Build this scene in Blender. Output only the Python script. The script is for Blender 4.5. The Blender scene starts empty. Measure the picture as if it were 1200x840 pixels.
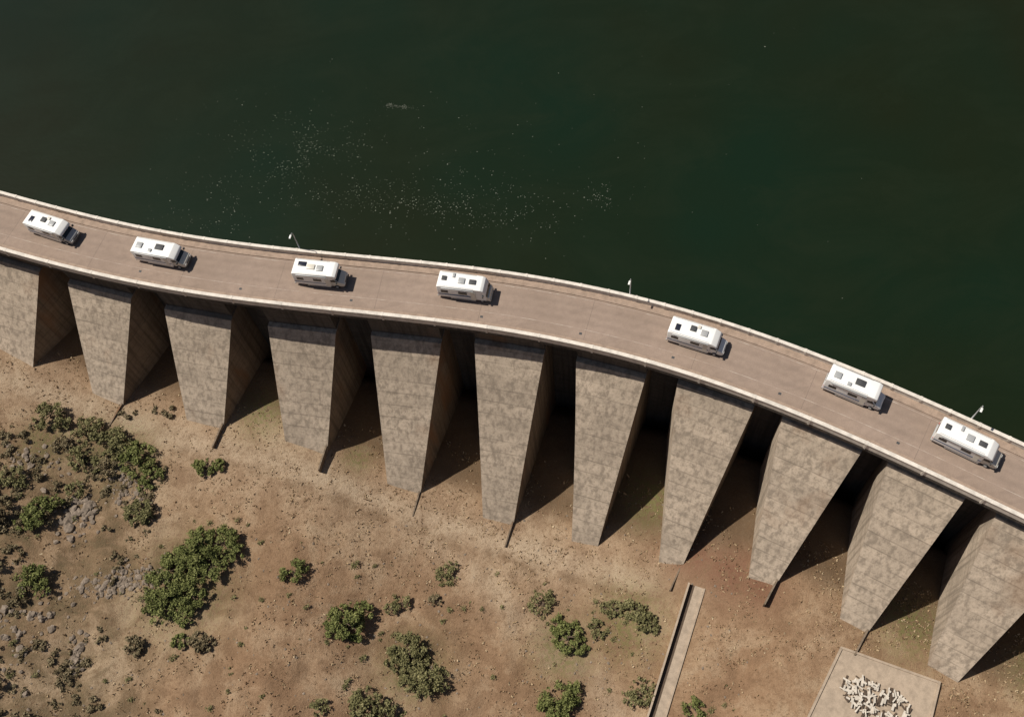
import bpy, bmesh, math, random
import numpy as np
from mathutils import Vector, Matrix, noise
random.seed(7); rng=np.random.default_rng(11)
sc=bpy.context.scene
sc.view_settings.view_transform='Standard'
try: sc.view_settings.look='None'
except Exception: pass
sc.view_settings.exposure=0

# ------------------------------------------------------------------ helpers
def link(o,parent=None):
    sc.collection.objects.link(o)
    if parent: o.parent=parent
    return o
def empty(name,loc=(0,0,0),rotz=0):
    e=bpy.data.objects.new(name,None); e.location=loc; e.rotation_euler=(0,0,rotz); e.empty_display_size=.5
    return link(e)
def mesh_obj(name,verts,faces,mat=None,parent=None,smooth=False):
    me=bpy.data.meshes.new(name); me.from_pydata([tuple(map(float,v)) for v in verts],[],[tuple(f) for f in faces]); me.update()
    bm=bmesh.new(); bm.from_mesh(me); bmesh.ops.recalc_face_normals(bm,faces=bm.faces); bm.to_mesh(me); bm.free()
    if mat: me.materials.append(mat)
    if smooth:
        for p in me.polygons: p.use_smooth=True
    return link(bpy.data.objects.new(name,me),parent)
def np_mesh(name,V,F,mat,parent=None,attrs=None,smooth=False):
    me=bpy.data.meshes.new(name)
    V=np.asarray(V,dtype=np.float32); F=np.asarray(F,dtype=np.int32); k=F.shape[1]
    me.vertices.add(len(V)); me.vertices.foreach_set('co',V.ravel())
    me.loops.add(F.size); me.loops.foreach_set('vertex_index',F.ravel())
    me.polygons.add(len(F)); me.polygons.foreach_set('loop_start',np.arange(0,F.size,k,dtype=np.int32))
    me.polygons.foreach_set('loop_total',np.full(len(F),k,dtype=np.int32))
    me.update(calc_edges=True)
    if attrs:
        for an,(dom,val) in attrs.items():
            a=me.attributes.new(an,'FLOAT',dom); a.data.foreach_set('value',np.asarray(val,dtype=np.float32))
    me.materials.append(mat)
    if smooth: me.polygons.foreach_set('use_smooth',np.ones(len(F),dtype=bool))
    me.validate()
    return link(bpy.data.objects.new(name,me),parent)

class M:
    def __init__(s,name,rough=.8,spec=.3,metal=0):
        s.m=bpy.data.materials.new(name); s.m.use_nodes=True; s.t=s.m.node_tree; s.b=s.t.nodes['Principled BSDF']
        s.b.inputs['Roughness'].default_value=rough; s.b.inputs['Specular IOR Level'].default_value=spec; s.b.inputs['Metallic'].default_value=metal
        s.co=s.t.nodes.new('ShaderNodeTexCoord').outputs['Object']
    def L(s,a,b): s.t.links.new(a,b)
    def noise(s,scale,detail=4,rough=.55,vec=None,dist=0):
        n=s.t.nodes.new('ShaderNodeTexNoise'); n.inputs['Scale'].default_value=scale; n.inputs['Detail'].default_value=detail
        n.inputs['Roughness'].default_value=rough; n.inputs['Distortion'].default_value=dist; s.L(vec or s.co,n.inputs['Vector']); return n.outputs['Fac']
    def scale(s,v,vec=None):
        n=s.t.nodes.new('ShaderNodeMapping'); n.inputs['Scale'].default_value=v; s.L(vec or s.co,n.inputs['Vector']); return n.outputs['Vector']
    def ramp(s,fac,stops):
        n=s.t.nodes.new('ShaderNodeValToRGB'); e=n.color_ramp.elements
        while len(e)<len(stops): e.new(.5)
        for i,(p,c) in enumerate(stops):
            e[i].position=p; e[i].color=(*c,1) if not isinstance(c,(int,float)) else (c,c,c,1)
        s.L(fac,n.inputs['Fac']); return n.outputs['Color']
    def mix(s,fac,a,b,mode='MIX'):
        n=s.t.nodes.new('ShaderNodeMix'); n.data_type='RGBA'; n.blend_type=mode
        for sock,v in ((n.inputs[0],fac),(n.inputs[6],a),(n.inputs[7],b)):
            if isinstance(v,(int,float)): sock.default_value=v
            elif isinstance(v,tuple): sock.default_value=(*v,1)
            else: s.L(v,sock)
        return n.outputs[2]
    def math(s,op,a,b=0,clamp=False):
        n=s.t.nodes.new('ShaderNodeMath'); n.operation=op; n.use_clamp=clamp
        for i,v in enumerate((a,b)):
            if isinstance(v,(int,float)): n.inputs[i].default_value=v
            else: s.L(v,n.inputs[i])
        return n.outputs[0]
    def attr(s,name):
        n=s.t.nodes.new('ShaderNodeAttribute'); n.attribute_name=name; return n.outputs['Fac']
    def sep(s):
        n=s.t.nodes.new('ShaderNodeSeparateXYZ'); s.L(s.co,n.inputs[0]); return n.outputs
    def col(s,c):
        if isinstance(c,tuple): s.b.inputs['Base Color'].default_value=(*c,1)
        else: s.L(c,s.b.inputs['Base Color'])
        return s
    def bump(s,h,strength=.3,dist=.05):
        n=s.t.nodes.new('ShaderNodeBump'); n.inputs['Strength'].default_value=strength; n.inputs['Distance'].default_value=dist
        s.L(h,n.inputs['Height']); s.L(n.outputs['Normal'],s.b.inputs['Normal']); return s

def simple(name,c,rough=.6,spec=.3,metal=0,var=.15,scale=3):
    m=M(name,rough,spec,metal); n=m.noise(scale,2)
    m.col(m.ramp(n,[(.3,tuple(x*(1-var) for x in c)),(.7,tuple(min(1,x*(1+var)) for x in c))])); return m.m

# ------------------------------------------------------------------ materials
def concrete(name,base,lift=1.45,rust=.35,rlo=.60):
    m=M(name,.9,.15); z=m.sep()[2]; B_=lambda k:tuple(min(1,x*k) for x in base)
    n1=m.noise(.16,3,.55)
    c=m.ramp(n1,[(.3,B_(.84)),(.5,base),(.72,B_(1.14))])
    zz=m.math('ADD',z,m.math('MULTIPLY',m.noise(.6,2),.10))
    q=m.math('DIVIDE',zz,lift); f=m.math('FRACT',q); fl=m.math('FLOOR',q)
    wn=m.t.nodes.new('ShaderNodeTexWhiteNoise'); wn.noise_dimensions='1D'; m.L(fl,wn.inputs['W'])
    c=m.mix(m.math('MULTIPLY',wn.outputs['Value'],.32),c,B_(.62))
    hb=m.noise(1.0,3,.65,m.scale((.22,.22,1.5)))
    c=m.mix(m.ramp(hb,[(.48,0.),(.68,.38)]),c,B_(.55))
    st=m.noise(1.0,4,.65,m.scale((1.5,1.5,.07)))
    c=m.mix(m.ramp(st,[(.47,0.),(.62,.68)]),c,B_(.42))
    c=m.mix(m.ramp(st,[(.28,.4),(.42,0.)]),c,B_(1.3))
    line=m.ramp(f,[(0.,1.),(.07,0.),(.95,0.),(1.,1.)])
    c=m.mix(m.math('MULTIPLY',line,m.ramp(hb,[(.38,.2),(.6,.8)])),c,B_(.36))
    n2=m.noise(2.6,4,.8)
    c=m.mix(m.ramp(n2,[(.34,.6),(.50,0.)]),c,B_(.48))
    c=m.mix(m.ramp(n2,[(.60,0.),(.72,.25)]),c,B_(1.35))
    rs=m.noise(.16,3,.6,m.scale((1,1,.3)))
    c=m.mix(m.ramp(rs,[(rlo,0.),(rlo+.12,rust)]),c,(.19,.10,.05))
    m.col(c); m.bump(n2,.5,.07); return m.m
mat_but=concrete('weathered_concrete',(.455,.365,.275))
mat_side=concrete('shade_painted_concrete',(.22,.165,.115),rust=.8,rlo=.55)  # concrete darkened to put shade into the right-hand sides, plus rust
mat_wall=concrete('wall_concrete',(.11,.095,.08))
def light_concrete(name,base):
    m=M(name,.85,.2); n=m.noise(1.2,3,.6); n2=m.noise(9,2,.7)
    c=m.ramp(n,[(.3,tuple(x*.72 for x in base)),(.6,base)])
    c=m.mix(m.ramp(n2,[(.3,.4),(.55,0.)]),c,tuple(x*.55 for x in base)); m.col(c); return m.m
mat_par=light_concrete('parapet_concrete',(.72,.65,.56))
mat_walk=light_concrete('walkway_concrete',(.36,.265,.20))
mat_pad=light_concrete('pad_concrete',(.41,.32,.235))
m=M('asphalt',.9,.15)
a=m.noise(.12,4,.6); b=m.noise(1.2,4,.65); c3=m.noise(10,2,.7); s=m.attr('lane')
c=m.ramp(a,[(.3,(.29,.215,.165)),(.7,(.35,.262,.205))])
c=m.mix(m.ramp(b,[(.35,.35),(.6,0.)]),c,(.22,.16,.125))
pa=m.noise(.5,3,.5,m.scale((.4,1.6,1))); c=m.mix(m.ramp(pa,[(.60,0.),(.63,.22)]),c,(.20,.15,.12))
c=m.mix(m.ramp(c3,[(.4,.25),(.65,0.)]),c,(.16,.12,.09))
c=m.mix(m.math('MULTIPLY',s,.24),c,(.16,.12,.095))
m.col(c); mat_asph=m.m
m=M('worn_paint',.8,.2); m.col(m.mix(m.ramp(m.noise(.8,4,.7),[(.44,0.),(.64,.7)]),(.32,.24,.19),(.50,.43,.36))); mat_line=m.m
mat_joint=simple('joint_sealant',(.19,.14,.11),.8)

# ground
m=M('dry_ground',.97,.05)
n1=m.noise(.05,4,.6); n2=m.noise(.22,6,.68,dist=.5); n3=m.noise(2.0,5,.7); n4=m.noise(8,3,.75)
c=m.ramp(n1,[(.32,(.265,.162,.094)),(.5,(.325,.212,.128)),(.66,(.39,.278,.178))])
c=m.mix(m.ramp(n2,[(.38,.8),(.54,0.)]),c,(.205,.122,.07))
c=m.mix(m.ramp(n2,[(.52,0.),(.70,.55)]),c,(.43,.325,.215))
pth=m.math('MULTIPLY',m.attr('path'),m.ramp(n2,[(.3,.45),(.6,1.)]))
c=m.mix(m.math('MULTIPLY',pth,.8),c,(.47,.365,.255))
c=m.mix(m.math('MULTIPLY',m.attr('ditch'),m.ramp(n2,[(.35,.7),(.6,.2)])),c,(.15,.095,.055))
red=m.math('MULTIPLY',m.attr('red'),m.ramp(n3,[(.3,.6),(.6,1.)])); c=m.mix(m.math('MULTIPLY',red,.95,True),c,(.17,.080,.050))
gsh=m.attr('gap_shade'); c=m.mix(m.math('MULTIPLY',gsh,.78),c,(.085,.058,.034))  # darker gap soil, deepened to paint in the shadow between buttresses
gr=m.math('MULTIPLY',m.attr('green'),m.ramp(n3,[(.38,0.),(.56,1.)])); c=m.mix(m.math('MULTIPLY',gr,.8),c,(.135,.135,.045))
sd=m.math('MULTIPLY',m.attr('scrub'),m.ramp(n2,[(.40,1.),(.62,.15)])); c=m.mix(m.math('MULTIPLY',sd,.8),c,(.125,.098,.054))
c=m.mix(m.ramp(n3,[(.36,.55),(.50,0.)]),c,(.16,.098,.055))
c=m.mix(m.ramp(n4,[(.36,.35),(.50,0.)]),c,(.14,.09,.052))
c=m.mix(m.ramp(n4,[(.56,0.),(.75,.3)]),c,(.46,.36,.24))
m.col(c); m.bump(m.math('ADD',m.math('MULTIPLY',n3,2.0),n4),.7,.12); mat_ground=m.m

m=M('reservoir_water',.2,.3)
w=m.noise(.014,3,.6); w2=m.noise(.06,5,.7,m.scale((1,1.7,1)),.6)
c=m.ramp(w,[(.38,(.0100,.0125,.0032)),(.62,(.0058,.0150,.0060))]); c=m.mix(m.ramp(w2,[(.45,0.),(.70,.5)]),c,(.0125,.0185,.0075))
m.col(c); m.bump(m.math('ADD',m.noise(1.1,3,.65,m.scale((1,1.8,1))),m.noise(.25,2)),.25,.06); mat_water=m.m
mat_foam=simple('foam',(.125,.13,.10),.9,var=.4,scale=.8)
def foliage(name,c0,c1,c2):
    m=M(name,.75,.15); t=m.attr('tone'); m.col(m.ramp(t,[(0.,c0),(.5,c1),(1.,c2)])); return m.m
mat_leaf=foliage('leaves_green',(.055,.062,.018),(.135,.148,.045),(.235,.235,.085))
mat_leaf2=foliage('leaves_olive',(.07,.066,.028),(.16,.148,.062),(.27,.24,.115))
mat_leafd=foliage('leaves_dry',(.075,.056,.032),(.165,.13,.07),(.27,.215,.13))
mat_grass=foliage('grass_dry',(.17,.10,.055),(.34,.24,.135),(.48,.375,.24))
mat_bark=simple('bark',(.14,.10,.07),.9)
m=M('rock',.9,.2); m.col(m.ramp(m.noise(1.5,4,.65),[(.3,(.12,.092,.068)),(.7,(.29,.23,.175))])); mat_rock=m.m
mat_white=simple('vehicle_white',(.80,.78,.74),.35,.5,0,.03,.9)
mat_cream=simple('vehicle_cream',(.62,.57,.48),.4,.5,0,.03,.6)
mat_grey=simple('vehicle_grey',(.35,.35,.34),.4,.5,0,.05,1)
mat_silver=simple('vehicle_silver',(.45,.44,.42),.3,.5,.3,.03,.6)
mat_glass=simple('dark_glass',(.012,.014,.016),.08,.5,0,.1,1)
mat_tyre=simple('rubber',(.02,.02,.02),.85)
mat_trim=simple('plastic_trim',(.06,.06,.06),.6)
mat_solar=simple('solar_cell',(.02,.022,.035),.25,.4)
mat_red=simple('tail_lamp',(.4,.02,.02),.3)
mat_stripe=simple('stripe',(.10,.14,.22),.4)
mat_metal=simple('galvanised_steel',(.50,.50,.48),.45,.5,.4)
mat_lamp=simple('lamp_glass',(.75,.74,.68),.3)
mat_timber_and_shadow=simple('weathered_timber_and_shadow',(.085,.06,.042),.9)
mat_rubl=light_concrete('broken_concrete',(.62,.55,.46))

# ------------------------------------------------------------------ dam axis
CD=[1.6208,2.2013,-6.7805,-9.1909,-18.5433,58.8695]
px=np.arange(-70,56.01,.1); py=np.polyval(CD,px/50)
def ext(x0,y0,dx,dy,L,sg,curv):
    X=[];Y=[];a=math.atan2(dy,dx)
    for i in range(int(L/.5)):
        a+=curv*.5; x0+=math.cos(a)*.5*sg; y0+=math.sin(a)*.5*sg; X.append(x0);Y.append(y0)
    return X,Y
lx,ly=ext(px[0],py[0],px[1]-px[0],py[1]-py[0],95,-1,0.0)
rx,ry=ext(px[-1],py[-1],px[-1]-px[-2],py[-1]-py[-2],110,1,-.0015)
AX=np.concatenate([lx[::-1],px,rx]); AY=np.concatenate([ly[::-1],py,ry])
S=np.concatenate([[0],np.cumsum(np.hypot(np.diff(AX),np.diff(AY)))])
S-=np.interp(0,AX,S)
SMIN,SMAX=S[0]+1,S[-1]-1
def frame(s):
    x=np.interp(s,S,AX); y=np.interp(s,S,AY)
    x0,x1=np.interp(s-.8,S,AX),np.interp(s+.8,S,AX); y0,y1=np.interp(s-.8,S,AY),np.interp(s+.8,S,AY)
    t=np.array([x1-x0,y1-y0]); t/=np.linalg.norm(t); return np.array([x,y]),t,np.array([t[1],-t[0]])
def pt(s,n,z):
    p,t,nn=frame(s); q=p+nn*n; return (q[0],q[1],z)
def sweep(name,prof,mat,s0=SMIN,s1=SMAX,ds=1.5,parent=None,attr=None,closed=True):
    ss=np.arange(s0,s1+1e-6,ds) if s1-s0>ds else np.array([s0,s1])
    if ss[-1]<s1-1e-3: ss=np.append(ss,s1)
    V=[pt(s,n,z) for s in ss for n,z in prof]; k=len(prof); F=[]
    for i in range(len(ss)-1):
        for j in range(k if closed else k-1):
            a=i*k+j; b=i*k+(j+1)%k; F.append((a,b,b+k,a+k))
    if closed:
        F.append(tuple(range(k))); F.append(tuple((len(ss)-1)*k+j for j in range(k)))
    return mesh_obj(name,V,F,mat,parent)
DECK=14.0; W=8.35
dam=empty('buttress_dam')
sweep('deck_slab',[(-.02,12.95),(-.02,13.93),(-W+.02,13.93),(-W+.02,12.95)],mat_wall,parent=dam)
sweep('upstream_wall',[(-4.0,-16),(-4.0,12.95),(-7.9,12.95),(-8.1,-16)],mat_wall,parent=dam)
ss=np.arange(SMIN,SMAX,1.0); ns=np.linspace(-1.05,-7.1,23); V=[];lane=[]
for s in ss:
    for n in ns:
        V.append(pt(s,n,DECK+.012)); 
        l=max(math.exp(-((n+3.6)/.35)**2),math.exp(-((n+5.8)/.35)**2),.6*math.exp(-((n+4.7)/.3)**2),.7*math.exp(-((n+6.95)/.25)**2),.7*math.exp(-((n+1.15)/.22)**2)); lane.append(l)
k=len(ns); F=[(i*k+j,i*k+j+1,(i+1)*k+j+1,(i+1)*k+j) for i in range(len(ss)-1) for j in range(k-1)]
road=np_mesh('road',V,F,mat_asph,attrs={'lane':('POINT',lane)})
for nn,w in ((-2.55,.07),(-6.75,.09)):
    sweep('edge_line',[(nn,DECK+.020),(nn-w,DECK+.020)],mat_line,parent=road,closed=False)
for s in np.arange(-98,98,13.4): sweep('movement_joint',[(-1.1,DECK+.017),(-7.05,DECK+.017)],mat_joint,s,s+.05,parent=road,closed=False)
for s,n in ((-50.5,-2.0),(-21,-1.9),(-4.0,-1.7),(8.5,-1.8),(33,-1.9),(-36,-1.8),(47,-2.0),(20,-1.8)):
    sweep('gully_grate',[(n,DECK+.024),(n-.3,DECK+.024)],mat_trim,s,s+.35,parent=road,closed=False)
walk=sweep('walkway',[(-7.1,13.9),(-7.1,DECK+.14),(-8.02,DECK+.14),(-8.02,13.9)],mat_walk)
walk2=sweep('walkway',[(-.36,13.9),(-.36,DECK+.14),(-1.05,DECK+.14),(-1.05,13.9)],mat_walk)
par_u=sweep('parapet_wall',[(-8.02,13.0),(-8.02,DECK+.85),(-7.97,DECK+.85),(-7.97,DECK+.97),(-W-.05,DECK+.97),(-W-.05,DECK+.85),(-W,DECK+.85),(-W,13.0)],mat_par)
par_d=sweep('parapet_wall',[(-.36,13.6),(-.36,DECK+.62),(-.40,DECK+.62),(-.40,DECK+.74),(.06,DECK+.74),(.06,DECK+.62),(0,DECK+.62),(0,13.6)],mat_par)
def addbox(V,F,s,n0,n1,z0,z1,w):
    b=len(V)
    for z in (z0,z1):
        for (a,n) in ((-w,n0),(w,n0),(w,n1),(-w,n1)): V.append(pt(s+a,n,z))
    F+= [(b,b+1,b+2,b+3),(b+4,b+5,b+6,b+7),(b,b+1,b+5,b+4),(b+1,b+2,b+6,b+5),(b+2,b+3,b+7,b+6),(b+3,b,b+4,b+7)]
V=[];F=[]
for s in np.arange(-110,110,3.35): addbox(V,F,s,-7.94,-W-.08,DECK+.5,DECK+1.0,.13)
mesh_obj('pilasters',V,F,mat_par,par_u)
V=[];F=[]
for s in np.arange(-110,110,6.7): addbox(V,F,s,.09,-.42,13.55,DECK+.765,.12)
mesh_obj('pilasters',V,F,mat_par,par_d)

# buttresses: sTL,sTR,sBL,sBR,ztop,zground
B=[(-122,-112,-119.5,-115,9.5,6),(-107,-97,-104.5,-100,9.5,4),(-92.4,-82.4,-90.3,-84.6,9.6,1),(-77.9,-67.8,-75.3,-69.7,9.3,-2.2),(-63.7,-53.6,-60.3,-55.7,8.3,-5.1),(-49,-39,-46.4,-40.9,7.2,-5.7),(-33.8,-24.2,-32,-25.9,7.0,-6.7),
(-19.2,-9.6,-17,-12.1,7.6,-10.6),(-5,4.2,-2.1,2.8,9,-11.4),(8.4,17.4,12.4,16.5,9,-12.1),(21.4,31,26.1,29.6,10.3,-9.3),(34.5,44.2,38.4,42.3,11,-5.5),(47.3,56.3,51.2,54.9,11.2,-5.7),(59.9,69,62.6,66.2,11,-6.3),
(73,82,75.5,79.3,11,-6),(86,95,88.5,92.3,11,-3),(99,108,101.5,105.3,11,0),(112,121,114.5,118.3,11,3)]
TO=[]
for i,(tl,tr,bl,br,zt,zg) in enumerate(B):
    nt=-.5+.82*(zt-zg); zb=zg-3; nb=-.5+.82*(zt-zb); k=(nb+.5)/(nt+.5)
    bl2=tl+(bl-tl)*k; br2=tr+(br-tr)*k
    TO.append(((bl+br)/2,nt,zg,br,bl))
    def ring(sl,sr,n,z): return [pt(sl,n,z),pt(sr,n,z)]
    V=[];rows=[(tl-.1,tr+.1,-4.1,zt),(tl,tr,-1.2,zt),(tl,tr,-.55,zt)]
    for r in rows: V+=ring(*r)
    NS=10
    for j in range(1,NS+1):
        u=j/NS; V+=ring(tl+(bl2-tl)*u,tr+(br2-tr)*u,-.55+(nb+.55)*u,zt+(zb-zt)*u)
    nrow=len(V)//2; F=[];SIDE=set()
    for r in range(nrow-1): F.append((2*r,2*r+1,2*r+3,2*r+2))
    V+=ring(tl-.1,tr+.1,-4.1,zb); bk=len(V)-2
    last=nrow-1
    F.append((2*last,2*last+1,bk+1,bk)); F.append((bk,bk+1,1,0))
    V+=ring(tl,tr,-.55,zb); c0=len(V)-2; V+=ring(tl,tr,-1.2,zb); c1=len(V)-2
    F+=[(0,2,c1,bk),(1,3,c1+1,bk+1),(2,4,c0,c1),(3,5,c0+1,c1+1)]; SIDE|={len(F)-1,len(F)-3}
    prevL,prevR=c0,c0+1
    for j in range(1,NS+1):
        u=j/NS; r=2+j
        if j<NS:
            V+=ring(tl+(bl2-tl)*u,tr+(br2-tr)*u,-.55+(nb+.55)*u,zb); cl,cr=len(V)-2,len(V)-1
            F.append((2*(r-1),2*r,cl,prevL)); F.append((2*(r-1)+1,2*r+1,cr,prevR)); prevL,prevR=cl,cr
        else:
            F.append((2*(r-1),2*r,prevL)); F.append((2*(r-1)+1,2*r+1,prevR))
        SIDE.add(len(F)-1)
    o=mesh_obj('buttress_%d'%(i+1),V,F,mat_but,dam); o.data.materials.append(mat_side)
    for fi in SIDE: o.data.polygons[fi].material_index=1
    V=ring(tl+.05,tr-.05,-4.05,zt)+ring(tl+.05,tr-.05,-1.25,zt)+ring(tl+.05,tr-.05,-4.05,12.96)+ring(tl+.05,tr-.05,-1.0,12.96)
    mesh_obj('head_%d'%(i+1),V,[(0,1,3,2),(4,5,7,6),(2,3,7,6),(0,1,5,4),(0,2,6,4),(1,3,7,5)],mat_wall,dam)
    if 3<i<13:
        w0=[(br-.25,nt-1.0),(br-.02,nt-1.0),(br-.30,nt+3.4),(br-.5,nt+3.4)]
        V=[pt(a,n,zg+.38) for a,n in w0]+[pt(a,n,zg-2) for a,n in w0]
        mesh_obj('toe_wall_%d'%(i+1),V,[(0,1,2,3),(0,1,5,4),(1,2,6,5),(2,3,7,6),(3,0,4,7)],mat_side,dam)

# ------------------------------------------------------------------ terrain
TXY=[(pt(c,n,z)) for c,n,z,_,_ in TO]
TX=np.array([t[0] for t in TXY]); TZ=np.array([t[2] for t in TXY]); TY=np.array([t[1] for t in TXY])
o_=np.argsort(TX); TX=TX[o_]; TZ=TZ[o_]; TY=TY[o_]
def g(x): return np.mean([np.interp(np.asarray(x)+o,TX,TZ) for o in (-5,-2.5,0,2.5,5)],axis=0)
def sm(x): x=np.clip(x,0,1); return x*x*(3-2*x)
def segd(X,Y,pts):
    d=np.full(X.shape,1e9)
    for (ax,ay),(bx,by) in zip(pts[:-1],pts[1:]):
        vx,vy=bx-ax,by-ay; t=np.clip(((X-ax)*vx+(Y-ay)*vy)/(vx*vx+vy*vy),0,1); d=np.minimum(d,np.hypot(X-ax-t*vx,Y-ay-t*vy))
    return d
PATH=[(-75,74),(-60,66.5),(-51.2,62.0),(-34.3,55.3),(-15.1,45.2),(1.7,37.2),(13.5,31.5)]
DITCH=[(x-.8,y-1.9) for x,y in PATH[2:]]
CH=[(19.6,29.6),(11.9,15.6),(3.5,1.0),(-5,-14)]
PAD=np.array([(34.7,19.2),(45.2,13.4),(38,1.5),(24,6.5)])
padc=PAD.mean(0)
def hgt1(x,y):
    h=noise.fractal(Vector((x*.05,y*.05,0)),1,2,4)*.9
    h+=noise.fractal(Vector((x*.35,y*.35,3)),1,2,3)*.28
    return h
xs=np.concatenate([np.arange(-600,-90,20),np.arange(-90,66,.5),np.arange(66,620,20)])
ys=np.concatenate([np.arange(-500,-10,20),np.arange(-10,100,.5),np.arange(100,1000,25)])
X,Y=np.meshgrid(xs,ys); Z=np.zeros_like(X); AYX=np.interp(X,AX,AY)
G=g(X)
chd=segd(X,Y,CH); chm=np.exp(-(chd/3.2)**4)
fm=np.clip(sm(1.6-np.hypot(X-padc[0],Y-padc[1])/10),0,1)
amp=(.25+.75*sm((AYX-18-Y)/12))*(1-fm)*(1-chm)
for i in range(X.shape[0]):
    for j in range(X.shape[1]):
        x,y=X[i,j],Y[i,j]
        if -92<x<68 and -12<y<100 and y<AYX[i,j]: Z[i,j]=hgt1(x,y)*amp[i,j]
padz=float(g(padc[0]))
G=G*(1-fm)+padz*fm
Z=Z+G
dd=segd(X,Y,DITCH)+.5*np.sin(X*.9)*np.cos(Y*.7)
ditch=np.exp(-(dd/.55)**2); Z-=.22*ditch
Z+=55*sm((np.abs(X)-105)/110)
bed=sm((Y-(AYX+1))/6); Z=Z*(1-bed)+(-16+75*sm((np.abs(X)-115)/110)+75*sm((Y-560)/180))*bed
d=segd(X,Y,PATH); path=np.exp(-(d/2.3)**2)
path=np.maximum(path,.45*np.exp(-(d/7)**2))
path=np.maximum(path,.6*np.exp(-(segd(X,Y,[(-20,47),(-10,37),(3,22),(9,10)])/2.5)**2))
gap_shade=sm((Y-(np.interp(X,TX,TY)+1.0))/5.0)  # mask for painted shade: ground from the toe line towards the dam
def blob(pts): 
    r=np.zeros_like(X)
    for x,y,q in pts: r=np.maximum(r,np.exp(-((X-x)**2+(Y-y)**2)/q**2))
    return r
red=blob([(20,34.5,4.5),(24,31,4.5),(27,28,3.0)])
green=blob([(-37,63,3.5),(16,43,4),(43.6,20,4),(58,12,4),(-24,55,2),(-58,60,5),(-67,62,4),(-48,39,6),(10,27,5),(1,25,4),(-19,25,4)])
scrub=np.maximum(sm((-47-X)/12)*sm((66-Y)/8),blob([(-50,40,8),(-19,26,5)])*.7)
V=np.stack([X.ravel(),Y.ravel(),Z.ravel()],1); ny,nx=X.shape
I=np.arange(ny*nx).reshape(ny,nx); F=np.stack([I[:-1,:-1].ravel(),I[:-1,1:].ravel(),I[1:,1:].ravel(),I[1:,:-1].ravel()],1)
ground=np_mesh('ground',V,F,mat_ground,attrs={'path':('POINT',path.ravel()),'ditch':('POINT',ditch.ravel()),'red':('POINT',red.ravel()),'green':('POINT',green.ravel()),'scrub':('POINT',scrub.ravel()),'gap_shade':('POINT',gap_shade.ravel())},smooth=True)
def gz(x,y):
    j=int(np.clip(np.searchsorted(xs,x)-1,0,nx-2)); i=int(np.clip(np.searchsorted(ys,y)-1,0,ny-2))
    u=(x-xs[j])/(xs[j+1]-xs[j]); v=(y-ys[i])/(ys[i+1]-ys[i])
    return float((Z[i,j]*(1-u)+Z[i,j+1]*u)*(1-v)+(Z[i+1,j]*(1-u)+Z[i+1,j+1]*u)*v)

# ------------------------------------------------------------------ water
V=[];ssw=np.arange(SMIN,SMAX,2.0)
for s in ssw:
    a=pt(s,-7.95,8.0); V.append(a); V.append((a[0],a[1]+60,8.0)); V.append((a[0]*1.0,760.,8.0))
F=[]
for i in range(len(ssw)-1):
    for j in range(2): F.append((3*i+j,3*i+j+1,3*i+4+j,3*i+3+j))
water=mesh_obj('water',V,F,mat_water)
for p in water.data.polygons:
    if p.normal.z<0: p.flip()
V=[];F=[]
for cx,cy,sx,sy,N,ang in [(-26,97,5.5,3.5,520,.2),(-36,92,7,4.5,300,.5),(-15,88,12,3.5,420,-.25),(-6,85,9,2.2,380,-.28),(2,81.5,6,2.0,220,-.3),(-30,104,6,4,120,0),(16.5,82,1.6,1.3,110,0),(-12,104,1.6,.22,150,-.35),(-5,92,14,7,160,0),(-42,86,5,3,80,0),(14,96,25,14,50,0)]:
    ca,sa=math.cos(ang),math.sin(ang)
    for _ in range(N):
        u,v=rng.normal(0,sx),rng.normal(0,sy)
        if noise.noise(Vector(((cx+u)*.3,(cy+v)*.3,9)))<-.08: continue
        x=cx+u*ca-v*sa; y=cy+u*sa+v*ca; r=.03+.05*rng.random()**3+(.03 if rng.random()<.04 else 0)
        if y<float(np.interp(x,AX,AY))+9.5: continue
        b=len(V); kk=5; a0=rng.random()*6
        for q in range(kk):
            rr=r*(.7+.6*rng.random()); V.append((x+rr*1.3*math.cos(a0+q*1.2566),y+rr*math.sin(a0+q*1.2566),8.006))
        F.append(tuple(range(b,b+kk)))
mesh_obj('water_foam',V,F,mat_foam)

# ------------------------------------------------------------------ vegetation
def leaf_cloud(centers,count,size):
    C=np.array([c[:3] for c in centers]); Rr=np.array([c[3] for c in centers]); T=np.array([c[4] for c in centers])
    p=Rr**2/np.sum(Rr**2); idx=rng.choice(len(centers),size=count,p=p)
    d=rng.normal(size=(count,3)); d/=np.linalg.norm(d,axis=1)[:,None]; rad=rng.random(count)**.45*np.exp(rng.normal(0,.16,count))
    P=C[idx]+d*(Rr[idx]*rad)[:,None]*np.array([1,1,.75])
    a=rng.normal(size=(count,3)); a[:,2]*=.45; a/=np.linalg.norm(a,axis=1)[:,None]
    bb=rng.normal(size=(count,3)); bb[:,2]+=.8
    b=np.cross(a,bb); b/=np.linalg.norm(b,axis=1)[:,None]
    sz=size*(.5+rng.random(count))[:,None]; a*=sz; b*=sz*.6
    V=np.stack([P-a,P-b*.9+a*.1,P+a,P+b],1).reshape(-1,3)
    F=np.arange(count*4).reshape(-1,4)
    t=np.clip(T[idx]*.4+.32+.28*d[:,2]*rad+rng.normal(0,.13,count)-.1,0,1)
    return V,F,t
def limb(V,F,p0,p1,r0,r1,k=5):
    p0=Vector(p0);p1=Vector(p1); d=(p1-p0).normalized(); u=d.orthogonal().normalized(); w=d.cross(u); b=len(V)
    for p,r in ((p0,r0),(p1,r1)):
        for q in range(k):
            a=q*2*math.pi/k; V.append(tuple(p+u*math.cos(a)*r+w*math.sin(a)*r))
    for q in range(k): F.append((b+q,b+(q+1)%k,b+k+(q+1)%k,b+k+q))
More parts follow.
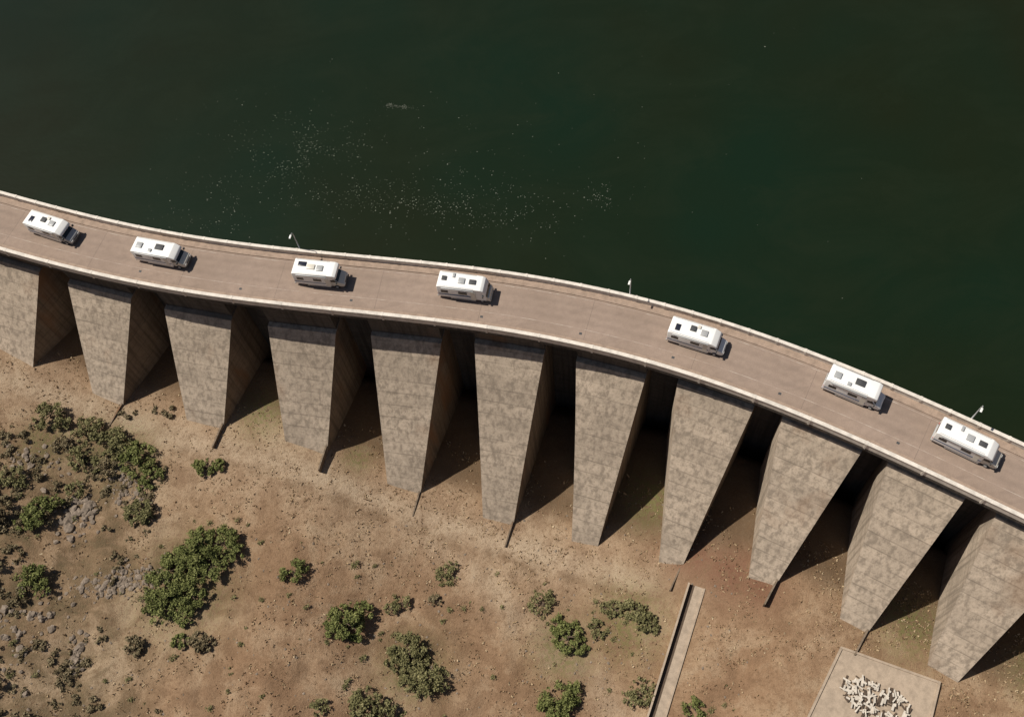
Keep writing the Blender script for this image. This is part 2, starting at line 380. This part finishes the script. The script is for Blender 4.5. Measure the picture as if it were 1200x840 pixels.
def shrub(lobes,mat,dens=1.0,name='shrub',size=.13,hf=.7):
    cx=np.mean([l[0] for l in lobes]); cy=np.mean([l[1] for l in lobes]); e=empty(name,(cx,cy,gz(cx,cy)-.05)); z0=e.location.z
    cen=[];LV=[];LF=[];tot=0
    for (x,y,r) in lobes:
        h=r*hf*random.uniform(.85,1.2); zb=gz(x,y)-z0
        n=max(8,int(10+11*r)); subs=[]
        for q in range(n):
            a=random.uniform(0,6.283); rr=r*math.sqrt(random.random())*1.0; hz=math.sqrt(max(.05,1-(rr/(r*1.05))**2))
            sx,sy=x-cx+rr*math.cos(a),y-cy+rr*math.sin(a); sz=zb+h*(.2+.95*hz*random.uniform(.5,1))
            sr=r*random.uniform(.10,.34)/(1+.08*r); cen.append((sx,sy,sz,sr,random.random(),0)); subs.append((sx,sy,sz))
        base=(x-cx,y-cy,zb-.1); fork=(x-cx+random.uniform(-.1,.1)*r,y-cy+random.uniform(-.1,.1)*r,zb+h*.4)
        limb(LV,LF,base,fork,.05+.05*r,.035+.03*r)
        for sxyz in subs[:8]: limb(LV,LF,fork,sxyz,.02+.02*r,.012)
        tot+=int(520*dens*r*r+60)
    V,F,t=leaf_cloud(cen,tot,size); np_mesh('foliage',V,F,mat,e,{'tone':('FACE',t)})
    mesh_obj('trunk',LV,LF,mat_bark,e)
G1,G2,GD=mat_leaf,mat_leaf2,mat_leafd
sh=[([(-66.6,66.2,2.2),(-64.5,65.4,1.3)],G2,.8),([(-61.4,63.7,2.2),(-59.6,62.8,1.5)],G2,.5),([(-57.7,61.3,2.3),(-56.3,59.8,1.6)],G2,.7),([(-54.6,58.3,2.6),(-53,57.2,1.4)],G1,.7),([(-52.2,55.4,1.6),(-53.2,54.4,1.1)],G1,.7),
([(-62,59.5,1.8),(-60.5,58.3,1.3)],G2,.5),([(-58.6,57.2,1.6)],GD,.7),([(-64.5,61.8,1.5)],GD,.7),([(-70.5,57,1.8),(-69,56,1.2)],G2,.6),([(-62.5,54.5,1.5)],G2,.6),
([(-44.9,55.9,1.4),(-43.2,55.7,1.2),(-46,56.2,.9)],G1,.9),([(-71.5,52.4,1.9),(-72,50.8,1.5)],GD,.8),([(-66.6,51.4,2.2),(-65.2,52.6,1.6),(-68,50.6,1.5)],G1,.9),([(-53.7,50.3,1.9),(-52.9,49.6,1.0)],G2,1),
([(-66.9,42.5,2.1),(-65.6,41.3,1.4)],G1,.9),([(-71.5,44.5,1.7),(-72,42,1.2)],GD,.7),
([(-45.5,43.6,3.0),(-42.4,44.4,2.5),(-48.0,41.8,2.6),(-49.6,39.6,2.9),(-46.6,38.2,2.5),(-44.0,41,2.3),(-50.6,36.9,2.1),(-41,42.6,1.6),(-47.2,35.6,1.6)],G1,.9),
([(-33.1,39.1,1.5),(-32,40,1.1)],G1,.7),([(-26.8,31.8,2.3),(-25.2,33.0,1.7),(-28.4,31.6,1.5),(-25.6,30.9,1.6)],G1,1),([(-48.0,32.0,1.0),(-47.2,32.2,.8)],G1,1.2),([(-45.5,31.6,1.4),(-44.6,31.3,1.0)],GD,1),([(-53.8,32.6,1.3),(-53.4,31.9,.9)],GD,1),
([(-13.1,36.8,1.5),(-12.4,38,.9)],G2,.5),([(-19.7,33.7,1.3),(-21,33.2,.9)],G2,.5),([(-15.2,33.5,.9)],GD,.9),([(-19.4,27.6,2.3),(-20.8,26.4,1.7),(-18.2,26.0,1.5)],G2,1),([(-17.3,23.3,2.2),(-15.6,23.0,1.5),(-19,24,1.6)],G2,.7),([(-24.8,21.1,2.2),(-23,20.5,1.7)],G2,.9),([(-30.5,21.7,1.2)],G2,.6),
([(-1.0,31.3,1.7),(0,32.2,.9)],G2,.45),([(2.0,26.3,2.1),(1.2,27.7,1.5),(2.9,25,1.3)],G1,.75),([(5.7,26.6,1.4)],G2,.6),([(8.4,28.9,1.2),(7.2,29.4,.8)],G2,.6),([(12,27.1,1.7),(11,28.5,1.6),(12.6,25.8,1.1)],G2,.8),([(-.7,18.3,2.5),(1,19.2,1.6),(-2,17,1.7)],G1,.75),([(10.0,18.2,1.8),(8.7,17.6,1.4)],G2,.4),([(15.9,15.0,1.4)],G1,.8),([(-73,31,2),(-71,29.5,1.6)],GD,.9)]
for lobes,mt,dn in sh: shrub(lobes,mt,dn)
cen=[]
for _ in range(300):
    x=-50-26*random.random()**.8; y=random.uniform(20,66)
    if noise.noise(Vector((x*.12,y*.12,4)))<-.08: continue
    r=random.uniform(.25,.95)
    for q in range(4): cen.append((x+random.uniform(-r,r),y+random.uniform(-r,r),gz(x,y)+.2*r+random.uniform(0,.25)*r,r*.5,random.random()*.9,0))
V,F,t=leaf_cloud(cen,30000,.13); np_mesh('scrub',V,F,mat_leafd,None,{'tone':('FACE',t)})
cen=[]
for _ in range(170):
    x=random.uniform(-74,22); y=random.uniform(6,float(np.interp(x,AX,AY))-24)
    if segd(np.array([x]),np.array([y]),CH)[0]<2.6: continue
    r=random.uniform(.15,.5); cen.append((x,y,gz(x,y)+.4*r,r,random.random(),0))
    if random.random()<.5: cen.append((x+r,y+.5*r,gz(x,y)+.3*r,r*.7,random.random(),0))
V,F,t=leaf_cloud(cen,8500,.10); np_mesh('low_bushes',V,F,mat_leaf2,None,{'tone':('FACE',t)})
V=[];T=[]
for _ in range(12000):
    x=random.uniform(-78,60); ya=float(np.interp(x,AX,AY)); y=random.uniform(2,ya-6)
    nz=noise.noise(Vector((x*.18,y*.18,1)))
    if nz<-.05 and random.random()<.8: continue
    if segd(np.array([x]),np.array([y]),[CH[0],CH[1],CH[2]])[0]<2.0 or (abs(x-padc[0])<9 and abs(y-padc[1])<8): continue
    z=gz(x,y); tn=min(1,max(0,random.gauss(.55,.25)))
    for q in range(3):
        a=random.uniform(0,6.28); h=random.uniform(.08,.24); w=random.uniform(.05,.13); lx,ly=random.gauss(0,.12),random.gauss(0,.12)
        bx,by=x+random.gauss(0,.12),y+random.gauss(0,.12)
        V+= [(bx-w*math.cos(a),by-w*math.sin(a),z-.03),(bx+w*math.cos(a),by+w*math.sin(a),z-.03),(bx+lx+.5*w*math.cos(a),by+ly+.5*w*math.sin(a),z+h),(bx+lx-.5*w*math.cos(a),by+ly-.5*w*math.sin(a),z+h)]; T.append(tn)
np_mesh('dry_grass',V,np.arange(len(V)).reshape(-1,4),mat_grass,None,{'tone':('FACE',T)})
def rocks(name,specs):
    bm=bmesh.new()
    for (x,y,r) in specs:
        res=bmesh.ops.create_icosphere(bm,subdivisions=1 if r<.5 else 2,radius=r)
        sq=Vector((random.uniform(.7,1.3),random.uniform(.7,1.2),random.uniform(.4,.75))); rot=Matrix.Rotation(random.uniform(0,6),4,'Z'); off=random.uniform(0,99)
        zz=gz(x,y)+.02*r
        for v in res['verts']:
            n=1+.6*noise.noise(v.co/r*1.3+Vector((off,0,0))); c=Vector((v.co.x*sq.x,v.co.y*sq.y,v.co.z*sq.z))*n; v.co=rot@c+Vector((x,y,zz))
    me=bpy.data.meshes.new(name); bm.to_mesh(me); bm.free(); me.materials.append(mat_rock); return link(bpy.data.objects.new(name,me))
def cl(cx,cy,sx,sy,n,r0,r1): return [(random.gauss(cx,sx),random.gauss(cy,sy),r0+(r1-r0)*random.random()**2) for _ in range(n)]
rocks('rock_outcrop',cl(-56.5,40.8,2.8,1.0,190,.12,.5)+cl(-51.5,41.3,1.2,.7,60,.12,.4))
rocks('rock_outcrop',cl(-55.6,54,1.3,1.6,120,.12,.5)); rocks('rock_outcrop',cl(-61.7,51,1.4,1.6,55,.2,.9))
rocks('rock_outcrop',cl(-61,32.5,.7,1.2,22,.2,.8)); rocks('rock_outcrop',cl(-68,59,2,1.6,75,.12,.5)+cl(-69,36,3,4,110,.15,.6))
rocks('scattered_stones',[(random.uniform(-76,24),random.uniform(8,45),random.uniform(.05,.2)) for _ in range(650)])

# ------------------------------------------------------------------ drainage channel & concrete pad
ch=empty('drainage_channel')
def strip(name,line,offs,w,zt,zb,mat,parent,step=1.0):
    P=[];
    for (ax,ay),(bx,by) in zip(line[:-1],line[1:]):
        L=math.hypot(bx-ax,by-ay); n=int(L/step)
        for i in range(n): P.append((ax+(bx-ax)*i/n,ay+(by-ay)*i/n))
    P.append(line[-1]); V=[];F=[]
    zs=[gz(x,y) for x,y in P]; zs=np.convolve(np.pad(zs,2,'edge'),np.ones(5)/5,'valid')
    for i,(x,y) in enumerate(P):
        a=P[max(0,i-1)];b=P[min(len(P)-1,i+1)]; tx,ty=b[0]-a[0],b[1]-a[1]; l=math.hypot(tx,ty); nx_,ny_=-ty/l,tx/l
        for o in (offs,offs+w):
            for z in (zt,zb): V.append((x+nx_*o,y+ny_*o,zs[i]+z))
    for i in range(len(P)-1):
        q=4*i; F+=[(q,q+2,q+6,q+4),(q,q+1,q+5,q+4),(q+2,q+3,q+7,q+6)]
    F+=[(0,1,3,2),tuple(len(V)-4+k for k in (0,1,3,2))]
    return mesh_obj(name,V,F,mat,parent)
strip('channel_walk',CH[:3],-.5,1.15,.30,-1,mat_pad,ch); strip('side_wall_1',CH[:3],.65,.22,.45,-1,mat_pad,ch); strip('side_wall_2',CH[:3],-1.45,.25,.75,-1,mat_pad,ch); strip('invert_shadow_strip',CH[:3],-1.2,.7,.06,-1,mat_timber_and_shadow,ch)  # channel bed coloured dark to paint in the wall's shadow line
pd=empty('concrete_pad')
V=[(x,y,padz+.22) for x,y in PAD]+[(x,y,padz-1.5) for x,y in PAD]
mesh_obj('slab',V,[(0,1,2,3)]+[(i,(i+1)%4,4+(i+1)%4,4+i) for i in range(4)],mat_pad,pd)
for i in range(4):
    a=PAD[i];b=PAD[(i+1)%4]; d=(b-a)/np.linalg.norm(b-a); n=np.array([-d[1],d[0]]); n=n if np.dot(padc-a,n)>0 else -n
    b2=b-d*.3
    q=[a,b2,b2+n*.28,a+n*.28]; V=[(p[0],p[1],padz+.222) for p in q]+[(p[0],p[1],padz+.38) for p in q]
    mesh_obj('kerb_%d'%(i+1),V,[(4,5,6,7),(0,1,5,4),(1,2,6,5),(2,3,7,6),(3,0,4,7)],mat_pad,pd)
def block(bm,x,y,z,sx,sy,sz,rz,tilt=0):
    r=bmesh.ops.create_cube(bm,size=1); mt=Matrix.Translation((x,y,z))@Matrix.Rotation(rz,4,'Z')@Matrix.Rotation(tilt,4,'X')@Matrix.Diagonal((sx,sy,sz,1)); bmesh.ops.transform(bm,matrix=mt,verts=r['verts'])
rub=empty('rubble_pile')
for nm,mt,N in (('dark_timbers',mat_timber_and_shadow,170),('light_blocks',mat_rubl,170)):
    bm=bmesh.new()
    for _ in range(N):
        u,v=random.uniform(-4.2,4.2),random.uniform(-2.3,2.0)
        if abs(u)/4.2+abs(v)/2.3>1.4 or noise.noise(Vector((u*.8,v*.8,2)))<-.22: continue
        x=36.8+u*.87+v*.3; y=12.6-u*.48+v*.9; hi=.25 if nm=='light_blocks' else 0
        block(bm,x,y,padz+.22+random.uniform(.05,.2)+hi,random.uniform(.25,1.0),random.uniform(.1,.28),random.uniform(.08,.2),random.choice([-.5,1.05,1.05])+random.gauss(0,.3),random.gauss(0,.15))
    me=bpy.data.meshes.new(nm); bm.to_mesh(me); bm.free(); me.materials.append(mt)
    link(bpy.data.objects.new(nm,me),rub)

# ------------------------------------------------------------------ motorhomes
def prism(name,prof,y0,y1,mat,parent,bev=.0,seg=2,taper=None):
    V=[(x,y0,z) for x,z in prof]+[(x,y1,z) for x,z in prof]; k=len(prof)
    F=[tuple(range(k)),tuple(range(k,2*k))]+[(i,(i+1)%k,k+(i+1)%k,k+i) for i in range(k)]
    if taper: V=[(x,y*taper(x,z),z) for x,y,z in V]
    o=mesh_obj(name,V,F,mat,parent)
    if bev:
        bm=bmesh.new(); bm.from_mesh(o.data); bmesh.ops.bevel(bm,geom=list(bm.edges),offset=bev,segments=seg,affect='EDGES',profile=.5); bm.to_mesh(o.data); bm.free()
        for p in o.data.polygons: p.use_smooth=True
        try:
            o.data.set_sharp_from_angle(angle=math.radians(40))
        except Exception: pass
    return o
def box(name,x0,x1,y0,y1,z0,z1,mat,parent,bev=.0): return prism(name,[(x0,z0),(x1,z0),(x1,z1),(x0,z1)],y0,y1,mat,parent,bev)
def wheel(parent,x,y,side):
    bm=bmesh.new(); bmesh.ops.create_cone(bm,cap_ends=True,segments=20,radius1=.34,radius2=.34,depth=.24)
    bmesh.ops.bevel(bm,geom=[e for e in bm.edges if abs(e.verts[0].co.z-e.verts[1].co.z)<1e-4],offset=.04,segments=2,affect='EDGES')
    me=bpy.data.meshes.new('tyre'); bm.to_mesh(me); bm.free(); me.materials.append(mat_tyre); o=bpy.data.objects.new('wheel',me); o.rotation_euler=(math.pi/2,0,0); o.location=(x,y,.34); link(o,parent)
    bm=bmesh.new(); bmesh.ops.create_cone(bm,cap_ends=True,segments=16,radius1=.2,radius2=.17,depth=.04); me=bpy.data.meshes.new('hub'); bm.to_mesh(me); bm.free(); me.materials.append(mat_silver)
    o=bpy.data.objects.new('hub',me); o.rotation_euler=(-side*math.pi/2,0,0); o.location=(x,y+side*.13,.34); link(o,parent)
def motorhome(s,n,kind,yaw=0,L=6.9,cabmat=None,roof=0):
    p,t,nn=frame(s); q=p+nn*n; e=empty('motorhome',(q[0],q[1],DECK+.012),math.atan2(t[1],t[0])+yaw)
    h=L/2; cabmat=cabmat or mat_white; wb=1.15; xf=h-1.75
    if kind=='alcove': prof=[(-h,.55),(-h,2.85),(-h+.15,3.0),(xf+.55,3.02),(xf+.95,2.85),(xf+1.0,2.45),(xf+.35,2.12),(xf,2.1),(xf,.55)]
    elif kind=='semi': prof=[(-h,.55),(-h,2.65),(-h+.2,2.78),(xf+.1,2.80),(xf+.75,2.45),(xf+.95,2.16),(xf,2.1),(xf,.55)]
    else: prof=[(-h,.5),(-h,2.8),(-h+.2,2.92),(h-1.1,2.90),(h-.75,2.72),(h-.55,2.3),(h-.45,2.05),(h-.45,.5)]
    tp=(lambda x,z:1-.10*max(0,min(1,(x-(h-1.9))/1.4))**2)
    prism('body',prof,-wb,wb,mat_white,e,.07,3,tp)
    if kind!='integral':
        cab=[(xf-.05,.45),(xf-.05,2.2),(xf+.42,2.16),(xf+1.0,1.48),(h-.12,1.18),(h,.95),(h,.42)]
        tc=(lambda x,z:1-.14*max(0,(z-1.3))-.10*max(0,min(1,(x-(h-.9))/.9))**2)
        prism('cab',cab,-1.0,1.0,cabmat,e,.06,2,tc)
        y=.80
        V=[(xf+.44,-y,2.15+.02),(xf+.44,y,2.17),(xf+1.03,y+.08,1.5),(xf+1.03,-y-.08,1.5)]; V+=[(a-.04,b,c-.05) for a,b,c in V]
        mesh_obj('windscreen',V,[(0,1,2,3),(4,5,6,7),(0,1,5,4),(1,2,6,5),(2,3,7,6),(3,0,4,7)],mat_glass,e)
        for sd in (-1,1):
            mesh_obj('cab_window',[(xf+.08,sd*.93,1.98),(xf+.50,sd*.92,1.98),(xf+.92,sd*1.012,1.45),(xf+.08,sd*1.012,1.42)],[(0,1,2,3)],mat_glass,e)
        box('grille',h-.02,h+.03,-.45,.45,.75,.98,mat_trim,e,.01)
    else:
        V=[(h-.82,-.92,2.72),(h-.82,.92,2.72),(h-.33,1.0,1.45),(h-.33,-1.0,1.45)]; V=[(a+.05,b,c) for a,b,c in V]; V+=[(a-.25,b,c-.05) for a,b,c in V]
        mesh_obj('windscreen',V,[(0,1,2,3),(4,5,6,7),(0,1,5,4),(1,2,6,5),(2,3,7,6),(3,0,4,7)],mat_glass,e)
        prism('nose',[(h-.5,.45),(h-.5,1.42),(h-.1,1.28),(h,1.0),(h,.45)],-.98,.98,cabmat,e,.06,2)
    box('bumper',h-.15,h+.08,-.95,.95,.38,.62,mat_trim if kind!='integral' else cabmat,e,.04)
    for sd in (-1,1):
        box('headlamp',h-.12,h+.02,sd*.72-.17,sd*.72+.17,.86,1.02,mat_lamp,e,.02)
        box('mirror',xf+.85,xf+1.0,sd*1.18-.14,sd*1.18+.14,1.5,1.82,mat_trim,e,.03)
        for k,(a,b) in enumerate(((-h+.5,-h+1.4),(-.6,.5)) if sd<0 else ((-h+.7,-h+1.5),(.0,.8))):
            box('side_window_%d'%(k+1),a,b,min(sd*1.13,sd*1.165),max(sd*1.13,sd*1.165),1.55,2.1,mat_glass,e)
        box('stripe',-h+.1,xf-.05,min(sd*1.13,sd*1.157),max(sd*1.13,sd*1.157),1.05,1.25,mat_stripe,e)
        box('skirt',-h+1.2+.5,xf-.1,min(sd*1.0,sd*1.14),max(sd*1.0,sd*1.14),.3,.54,mat_silver,e)
        box('tail_lamp',-h-.03,-h+.02,sd*1.0-.09,sd*1.0+.09,.75,1.15,mat_red,e)
        wheel(e,h-1.05,sd*.9,sd); wheel(e,-h+1.75,sd*.97,sd)
    box('entry_door',.95,1.5 if kind!='integral' else 1.6,-1.17,-1.13,.6,2.3,mat_cream,e)
    box('rear_window',-h-.03,-h+.02,-.6,.6,1.6,2.1,mat_glass,e); box('rear_bumper',-h-.1,-h+.05,-1.1,1.1,.4,.62,mat_grey,e,.03)
    zr={'alcove':3.0,'semi':2.78,'integral':2.9}[kind]
    box('awning',-h+.6,xf-.2,-1.27,-1.14,zr-.32,zr-.17,mat_grey,e,.03)
    lay={0:[('roof_hatch',-h+1.0,-.1,.40,.40,mat_grey),('roof_hatch',.2,.1,.55,.40,mat_trim),('vent',-.9,-.6,.22,.22,mat_grey)],
         1:[('solar_panel',-h+1.2,.35,.55,.33,mat_solar),('roof_hatch',.3,-.1,.4,.4,mat_grey),('air_conditioner',-.9,0,.5,.36,mat_cream)],
         2:[('roof_hatch',-h+.8,.1,.3,.3,mat_trim),('roof_hatch',-.3,.0,.4,.4,mat_grey),('roof_hatch',1.1,0,.42,.32,mat_trim),('vent',-1.4,.65,.15,.3,mat_grey)],
         3:[('solar_panel',-h+1.0,-.2,.30,.45,mat_solar),('roof_hatch',-.7,.2,.36,.36,mat_trim),('roof_hatch',0.7,0,.4,.4,mat_grey),('antenna_dome',-.1,.6,.2,.2,mat_cream)]}[roof]
    for nm,x,y,a,b,mt in lay: box(nm,x-a,x+a,y-b,y+b,zr-.02,zr+(.06 if 'solar' in nm else .16),mt,e,.02)
    for sd in (-1,1): box('roof_rail',-h+.3,xf-.2,sd*1.02-.02,sd*1.02+.02,zr-.01,zr+.05,mat_silver,e)
    return e
motorhome(-64.6,-4.75,'semi',-.05,6.9,mat_grey,3)
motorhome(-47.6,-4.6,'semi',0,7.2,mat_cream,0)
motorhome(-25.2,-4.6,'alcove',0,6.6,mat_cream,1)
motorhome(-6.4,-4.9,'integral',0,6.7,mat_cream,2)
motorhome(22.2,-4.8,'semi',0,7.0,mat_white,3)
motorhome(40.6,-5.6,'alcove',0,6.8,mat_white,0)
motorhome(53.8,-5.0,'semi',-.02,7.3,mat_cream,2)

# ------------------------------------------------------------------ street lamps
def lamp(s):
    p,t,nn=frame(s); q=p+nn*(-W-.12); e=empty('street_lamp',(q[0],q[1],DECK+.2),math.atan2(nn[1],nn[0]))
    V=[];F=[]; k=10
    prof=[(0,.16),(.35,.16),(.36,.09),(3.9,.055)]
    for z,r in prof:
        for i in range(k): V.append((r*math.cos(i*6.2832/k),r*math.sin(i*6.2832/k),z))
    for j in range(len(prof)-1):
        for i in range(k): F.append((j*k+i,j*k+(i+1)%k,(j+1)*k+(i+1)%k,(j+1)*k+i))
    mesh_obj('post',V,F,mat_metal,e,True)
    V=[];F=[]; pts=[(0,3.88),(.05,4.3),(.2,4.52),(.45,4.62),(.6,4.63)]
    for a,b in zip(pts[:-1],pts[1:]): limb(V,F,(a[0],0,a[1]),(b[0],0,b[1]),.05,.045,8)
    mesh_obj('arm',V,F,mat_metal,e,True)
    prism('luminaire',[(.5,4.58),(.55,4.68),(.85,4.70),(1.1,4.64),(1.05,4.56)],-.12,.12,mat_lamp,e,.03)
    box('bracket',-.05,.35,-.14,.14,-.35,.0,mat_metal,e,.01)
    return e
for s in (-29.2,13.1,53.1,93): lamp(s)

# ------------------------------------------------------------------ light, world, camera
az=math.atan2(-.42,1.0); el=math.radians(57)
dirv=Vector((math.cos(az)*math.cos(el),math.sin(az)*math.cos(el),-math.sin(el)))
sl=bpy.data.lights.new('sun','SUN'); sl.energy=5.0; sl.angle=math.radians(.5); sl.color=(1,.95,.87)
so=bpy.data.objects.new('sun',sl); so.rotation_euler=dirv.to_track_quat('-Z','Y').to_euler(); so.location=(-60,-10,120); link(so)
w=bpy.data.worlds.new('World'); sc.world=w; w.use_nodes=True; nt=w.node_tree; bg=nt.nodes['Background']
sky=nt.nodes.new('ShaderNodeTexSky'); sky.sky_type='NISHITA'; sky.sun_disc=False; sky.sun_elevation=el; sky.sun_rotation=math.atan2(-dirv.x,-dirv.y)
nt.links.new(sky.outputs[0],bg.inputs[0]); bg.inputs[1].default_value=.05
cam=bpy.data.cameras.new('camera'); cam.sensor_width=36; cam.lens=34.56; cam.clip_end=3000; cam.clip_start=1
co=bpy.data.objects.new('camera',cam); link(co)
mw=Matrix(((.9886,.1508,0,0),(-.1339,.8778,-.46,0),(-.0694,.4547,.8879,121),(0,0,0,1)))
co.matrix_world=mw; sc.camera=co
